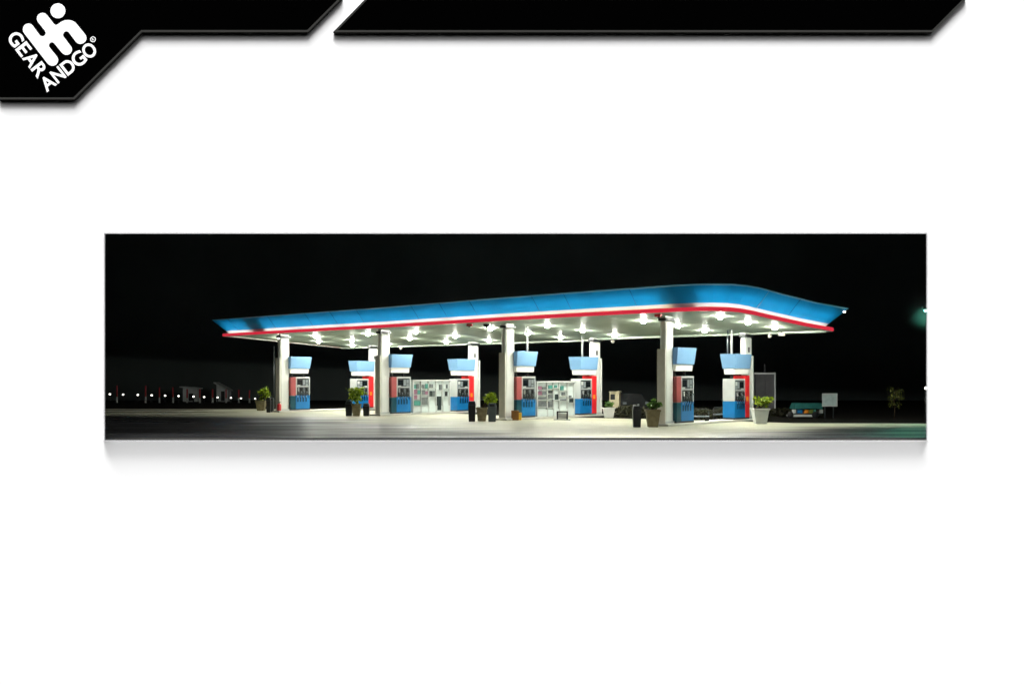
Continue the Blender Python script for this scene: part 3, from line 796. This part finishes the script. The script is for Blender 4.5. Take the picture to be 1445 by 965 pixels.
# trolley behind the nearest pump
def trolley(px, base, label, w=.5):
    e = empty('hand_trolley', gnd(px, base) + Vector((0, 0, .01)), label, 'trolley')
    b = MB()
    b.tube([(-w, 0, .05), (-w, 0, .62), (-w + .05, 0, .70), (w, 0, .70)], .02, 'darkmetal'); b.tube([(w, 0, .05), (w, 0, .55)], .02, 'darkmetal')
    b.build('handle', e)
    MB().box(-w, w, -.18, .18, .30, .36, 'greymetal', .01).build('deck', e)
    for x in (-w + .08, w - .08):
        q = MB(); q.lathe([(0, -.03), (.09, -.03), (.10, 0), (.09, .03), (0, .03)], 'black', n=12); o = q.build('wheel', e)
        o.rotation_euler = (math.pi / 2, 0, 0); o.location = (x, .12, .10)
trolley(986, 597, 'metal hand trolley just right of the nearest pump')
trolley(1015, 593.5, 'metal hand trolley left of the rightmost pump', .3)

# ------------------------------------------------------------------ things behind the forecourt
e = empty('kiosk', gnd(868, 585.5), 'narrow beige kiosk box with a dark window behind the small white pot', 'kiosk', rz=-.3)
k = 61 / F
MB().box(-.3, .3, -.25, .25, 0, 1.40, 'kiosk', .02).build('wall', e)
MB().box(-.24, .04, -.262, -.245, .95, 1.28, 'black').build('window', e)
MB().box(-.34, .34, -.3, .3, 1.40, 1.46, 'kiosk', .01).build('roof', e)

def hedge(p0, p1, h, d, label, nl):
    a, c = p0, p1; L = (c - a).length; dr = (c - a) / L; nr = Vector((-dr.y, dr.x, 0))
    e = empty('hedge', (a + c) / 2, label, 'hedge')
    mid = (a + c) / 2
    def fn():
        f = rnd.uniform(-.5, .5) * L; hh = h * (.75 + .25 * math.sin(f * 2.1) * math.sin(f * .7))
        p = dr * f + nr * rnd.uniform(-d, d) + Vector((0, 0, rnd.uniform(.0, 1) * hh))
        return p
    MB().leaves('hedge', nl, fn, .13).build('foliage', e)
    b = MB()
    for i in range(int(L / .8)):
        f = -L / 2 + .4 + i * .8; q = dr * f
        b.tube([(q.x, q.y, 0), (q.x + .05, q.y, h * .6)], .03, 'bark', 5)
    b.build('stem', e)
hedge(gnd(868, 588), gnd(945, 590.5), .75, .4, 'dark low hedge between the beige kiosk and the nearest column', 1300)
hedge(gnd(975, 592), gnd(1030, 593), .72, .4, 'dark low hedge seen between the two right-hand pumps', 900)
hedge(gnd(1088, 587.5), gnd(1162, 588), .55, .4, 'dark low hedge behind the teal market cart', 900)

# dark parked car behind the nearest bin
e = empty('parked_car', gnd(899, 585.5) + Vector((0, 2.4, 0)), 'unlit black car parked beyond the hedge, behind the nearest black bin', 'car', rz=.25)
prof = [(-1.0, .25), (-1.0, .75), (-.7, .85), (-.45, 1.28), (.35, 1.28), (.65, .88), (1.0, .75), (1.0, .25)]
b = MB(); b.slab_xz(prof, -.6, .6, 'black'); b.build('body', e)
for x in (-.6, .6):
    q = MB(); q.lathe([(0, -.09), (.2, -.09), (.24, 0), (.2, .09), (0, .09)], 'black', n=14); o = q.build('wheel', e); o.rotation_euler = (math.pi / 2, 0, 0); o.location = (x, -.58, .24)
for x in (-.75, .75):
    q = MB(); q.box(x - .12, x + .12, -.625, -.59, .62, .76, 'greymetal', .01); q.build('headlight', e)

# grey board
Yb = 61.5; sb = Yb / F
e = empty('display_board', Vector((at(1079.5, 583, Yb).x, Yb, .01)), 'dark grey two-leaf board in a pale frame with a thin pole above', 'board')
zt = at(0, 526, Yb).z; zb = at(0, 582, Yb).z; hw = 15 * sb
MB().box(-hw + .08, -.02, -.03, .03, zb + .1, zt - .1, 'board').build('panel', e)
MB().box(.02, hw - .08, -.03, .03, zb + .1, zt - .1, 'board').build('panel', e)
b = MB(); b.box(-hw, hw, -.06, .06, zt - .1, zt, 'boardframe', .01); b.box(hw - .1, hw, -.055, .055, 0, zt - .1, 'boardframe', .01); b.box(-hw, -hw + .07, -.055, .055, 0, zt - .1, 'darkmetal', .01)
b.build('frame', e)
MB().tube([(0, .1, 0), (0, .1, at(0, 514, Yb).z)], .045, 'board').build('pole', e)

# market cart
Yc = 56.5; kc = Yc / F
e = empty('market_cart', Vector((at(1137, 0, Yc).x, Yc, .01)), 'flat market cart with a teal cover and coloured goods beside the notice sign', 'cart')
z = lambda py: at(0, py, Yc).z
b = MB(); b.frustum((-.80, .84, -.5, .5), (-.72, .80, -.4, .4), z(577), z(568.5), 'teal', .04); b.build('cover', e)
for px, w, m in ((1119.5, 3, 'offwhite'), (1126, 7, 'pumpblue'), (1135, 6, 'orange'), (1141.5, 5, 'leafolive'), (1147, 3.5, 'goodsteal'), (1156, 5, 'offwhite')):
    MB().box((px - 1137 - w / 2) * kc, (px - 1137 + w / 2) * kc, -.4, .1, z(583), z(577.6), m, .02).build('crate', e)
b = MB(); b.box(-.98, .55, -.42, .42, z(588), z(585), 'offwhite', .02); b.box(-.75, .84, -.3, .3, z(585), z(583.2), 'darkmetal'); b.build('tray', e)
for x in (-1.0, .4):
    q = MB(); q.lathe([(0, -.04), (.17, -.04), (.19, 0), (.17, .04), (0, .04)], 'black', n=14); o = q.build('wheel', e); o.rotation_euler = (math.pi / 2, 0, 0); o.location = (x, -.45, .18)

# notice sign
Yn = 55.5; kn = Yn / F
e = empty('notice_sign', Vector((at(1170.5, 0, Yn).x, Yn, .01)), 'pale square notice sign on two dark posts, right of the teal cart', 'sign')
zt, zb = at(0, 556, Yn).z, at(0, 573, Yn).z
MB().box(-10 * kn, 10 * kn, -.03, .03, zb, zt, 'notice', .01).build('face', e)
b = MB()
nr = (-10.8 * kn, 10.8 * kn, zb - .03, zt + .03); ni = (-9.6 * kn, 9.6 * kn, zb + .03, zt - .03); ring(b, nr, ni, -.05, nr, ni, -.031, 'offwhite'); b.build('frame', e)
for x in (-6 * kn, 6 * kn): MB().box(x - .03, x + .03, .035, .09, 0, zt - .1, 'darkmetal').build('post', e)

# small tree at right
Yt = 55.0; kt = Yt / F
e = empty('young_tree', Vector((at(1262, 0, Yt).x, Yt, .01)), 'sparse young tree standing alone in the dark at the right', 'tree')
zt = at(0, 545, Yt).z
b = MB(); b.tube([(0, 0, 0), (.03, 0, .5), (-.02, .02, 1.0), (.04, 0, zt * .8)], .045, 'bark', 7, .015)
for k in range(7):
    a = k * 2.2; z0 = .55 + k * .14
    b.tube([(0, 0, z0), (.22 * math.cos(a), .22 * math.sin(a), z0 + .22), (.40 * math.cos(a), .38 * math.sin(a), z0 + .36)], .015, 'bark', 5, .005)
b.build('trunk', e)
cl = [(.40 * rnd.uniform(-1, 1), .4 * rnd.uniform(-1, 1), .45 + (zt - .55) * rnd.random()) for _ in range(13)]
def fn():
    c = rnd.choice(cl); return (c[0] + rnd.gauss(0, .09), c[1] + rnd.gauss(0, .09), c[2] + rnd.gauss(0, .09))
MB().leaves('leafolive', 420, fn, .055).build('crown', e)

# street lamp at the right edge
Yl = 50.0
e = empty('street_lamp', Vector((at(1312, 0, Yl).x, Yl, .01)), 'street lamp with a teal white light at the right edge of the night view', 'street lamp')
zl = at(0, 438, Yl).z; xl = at(1306, 0, Yl).x - at(1312, 0, Yl).x
MB().tube([(0, 0, 0), (0, 0, zl - .1), (-.02, 0, zl + .12), (xl * .5, 0, zl + .17)], .045, 'darkmetal').build('pole', e)
MB().box(xl - .14, xl + .14, -.12, .12, zl + .02, zl + .18, 'darkmetal', .02).build('lamp_head', e)
MB().lathe([(.07, zl + .02), (.08, zl - .03), (.05, zl - .08), (0, zl - .09)], 'greenlamp', cx=xl, n=14).build('lens', e)
o = MB().lathe([(0, -1.3), (.5, -1.2), (.92, -.92), (1.2, -.5), (1.3, 0), (1.2, .5), (.92, .92), (.5, 1.2), (0, 1.3)], 'glow_volume', n=24).build('lamp_glow_volume')  # added ball of scattering volume that draws the lamp's bloom
o.location = (at(1306, 0, Yl).x, Yl, zl); tag(o, kind='stuff')
o = MB().lathe([(0, 0), (.05, .0), (.05, 1.65), (.03, 1.66)], 'darkmetal', n=10).lathe([(.03, 1.66), (.06, 1.68), (.06, 1.76), (0, 1.8)], 'bollard', n=10).build('bollard_light')
o.location = (at(1306.5, 0, 52).x, 52, .01); tag(o, 'small white light on a thin dark post at the right edge, below the street lamp', 'bollard light')

# ------------------------------------------------------------------ far left: lit bollards and red posts
YB = 93.0; kb = YB / F
lights = [155, 173.7, 194.4, 214, 233, 252, 273, 288, 307, 326, 340, 360]
pyl = [556, 556.5, 557, 557.5, 558, 558.6, 559.4, 560, 560.6, 561.2, 561.8, 562.4]
ordn = ('first', 'second', 'third', 'fourth', 'fifth', 'sixth', 'seventh', 'eighth', 'ninth', 'tenth', 'eleventh', 'twelfth')
pr = None
for i, (px, py) in enumerate(zip(lights, pyl)):
    if pr is None:
        pr = empty('bollard_light', (0, 0, 0), 'x', 'bollard light', 'lit bollards in the dark at the far left')
        MB().lathe([(.12, 0), (.12, .05), (.07, .06), (.07, .5), (0, .5)], 'darkmetal', n=12).build('post', pr)
        MB().lathe([(.0, .56), (.06, .565), (.085, .62), (.065, .67), (.04, .685), (0, .69)], 'bollard', n=14).build('lens', pr)
        o = pr
    else: o = copy_tree(pr)
    p = at(px, py, YB); o.location = (p.x, YB, p.z - .63 + .0)
    o['label'] = 'small glowing white bollard in the dark, %s from the left' % ordn[i]
    o.location.z = max(.01, p.z - .63); o.scale = (1, 1, (p.z - o.location.z) / .63)
posts = [(165, 544, 0), (205.5, 544, 1), (225, 546.5, 0), (244, 546.5, 1), (264, 549, 0), (282, 549, 0), (300, 549, 0), (319, 549.5, 0), (337, 550, 0), (352, 550.5, 1)]
pr = None
for i, (px, py, br) in enumerate(posts):
    z = at(px, py, YB - .6).z
    if pr is None:
        pr = empty('marker_post', (0, 0, 0), 'x', 'post', 'red marker posts among the far bollards')
        MB().lathe([(.07, .35), (.07, .97), (.05, 1.0), (0, 1.0)], 'dullred', n=10).build('shaft', pr)
        MB().lathe([(.10, 0), (.10, .05), (.075, .06), (.075, .35)], 'offwhite', n=10).build('sleeve', pr)
        o = pr
    else: o = copy_tree(pr)
    o.location = (at(px, 0, YB - .6).x, YB - .6, .01); o.scale = (1, 1, z)
    o['label'] = 'thin red post among the glowing bollards, %s from the left' % ordn[i]
# sheds behind
def shed(px0, px1, pyt, label, slope):
    Y = 97.0; k = Y / F; w = (px1 - px0) * k; zt = at(0, pyt, Y).z
    e = empty('roadside_shed', Vector((at(px0, 0, Y).x, Y, .01)), label, 'shed')
    MB().slab_xz([(w * .12, 0), (w * .92, 0), (w * .92, zt - slope - .06), (w * .12, zt - .08)], 0, 1.2, 'shed').build('wall', e)
    MB().slab_xz([(0, zt - .06), (w, zt - slope - .05), (w, zt - slope + .06), (0, zt + .06)], -.4, 1.4, 'shed').build('roof', e)
    MB().box(w * .45, w * .7, -.02, .01, .05, zt * .55, 'black').build('door', e)
shed(255, 280, 546, 'long low grey shed behind the far bollards', .15)
shed(303, 323, 540, 'taller grey shed with a steep sloping roof behind the far bollards', .75)

# hanging cameras / speakers under the soffit
def cam_dome(s, t, label, m='beige', cat='camera'):
    e = empty('soffit_camera', W(s, t, soffit(t) + .045), label, cat)
    MB().tube([(0, 0, 0), (0, 0, -.14)], .03, m).build('bracket', e)
    MB().lathe([(0, -.12), (.09, -.12), (.11, -.2), (.08, -.28), (0, -.31)], m, n=12).build('dome', e)
cam_dome(-27.6, 8.55, 'small pale dome camera under the rear soffit edge, left half of the canopy')
cam_dome(-9.0, 8.45, 'small pale dome camera under the rear soffit edge near the third rear column')
cam_dome(1.35, 8.0, 'small pale dome camera under the rear soffit right of the rightmost column')
e = empty('floodlight', W(2.05, 7.9, soffit(7.9) + .045), 'pale twin floodlight box under the soffit at the right end', 'floodlight')
MB().box(-.17, .17, -.08, .08, -.24, -.06, 'beige', .02).build('housing', e); MB().tube([(0, 0, -.07), (0, 0, 0)], .03, 'darkmetal').build('bracket', e)
def alarm(s, t, label, m):
    e = empty('alarm_box', W(s, t, soffit(t) + .045), label, 'alarm box', rz=-TH)
    MB().box(-.16, .16, -.1, .1, -.14, -.0, m, .02).build('housing', e); MB().lathe([(0, -.2), (.06, -.19), (.07, -.14), (0, -.135)], 'black', n=10).build('sounder', e)
alarm(-12.1, -.75, 'small red alarm box under the front soffit edge left of centre', 'redpaint')
alarm(-11.2, -.35, 'small black box under the front soffit edge left of the centre column', 'black')
alarm(.1, -.9, 'small red alarm box under the front soffit edge left of the nearest column', 'redpaint')

# ------------------------------------------------------------------ light
w = bpy.data.worlds.new('World'); sc.world = w; w.use_nodes = True
t = w.node_tree; bg = t.nodes['Background']
tc = t.nodes.new('ShaderNodeTexCoord'); sx = t.nodes.new('ShaderNodeSeparateXYZ')
rp = t.nodes.new('ShaderNodeValToRGB')
rp.color_ramp.elements[0].position = .30; rp.color_ramp.elements[0].color = (.0, .0, .0, 1)
rp.color_ramp.elements[1].position = .60; rp.color_ramp.elements[1].color = (1, 1, 1, 1)
t.links.new(tc.outputs['Generated'], sx.inputs[0]); 
t.links.new(sx.outputs['Z'], rp.inputs['Fac']); t.links.new(rp.outputs['Color'], bg.inputs['Color'])
bg.inputs['Strength'].default_value = 1.55

def area(name, loc, aim, sx_, sy_, energy, col=(1, 1, 1)):
    l = bpy.data.lights.new(name, 'AREA'); l.shape = 'RECTANGLE'; l.size = sx_; l.size_y = sy_; l.energy = energy; l.color = col
    o = bpy.data.objects.new(name, l); C.objects.link(o); o.location = loc
    o.rotation_euler = (Vector(aim) - Vector(loc)).to_track_quat('-Z', 'Y').to_euler()
    return o
area('studio_lamp', (-38, DW - 41, 203), (0, DW, 3), 260, 74, 2.4e6)
l = bpy.data.lights.new('street_lamp_light', 'SPOT'); l.energy = 480; l.color = (.25, 1, .72); l.spot_size = 2.9; l.spot_blend = .8; l.shadow_soft_size = .1
o = bpy.data.objects.new('street_lamp_light', l); C.objects.link(o); o.location = (at(1306, 0, Yl).x, Yl - .3, zl - .2)
o.rotation_euler = (Vector((16, 44, 0)) - o.location).to_track_quat('-Z', 'Y').to_euler()

# ------------------------------------------------------------------ camera
cd = bpy.data.cameras.new('camera'); cam = bpy.data.objects.new('camera', cd); C.objects.link(cam)
cam.location = (0, 0, H); cam.rotation_euler = (math.pi / 2, 0, 0)
cd.sensor_width = 36; cd.lens = 36 * F / 1445; cd.shift_y = (HY - 482.5) / 1445
cd.clip_end = 400
sc.camera = cam
vs = sc.view_settings; vs.view_transform = 'Standard'; vs.look = 'None'; vs.exposure = 0; vs.gamma = 1
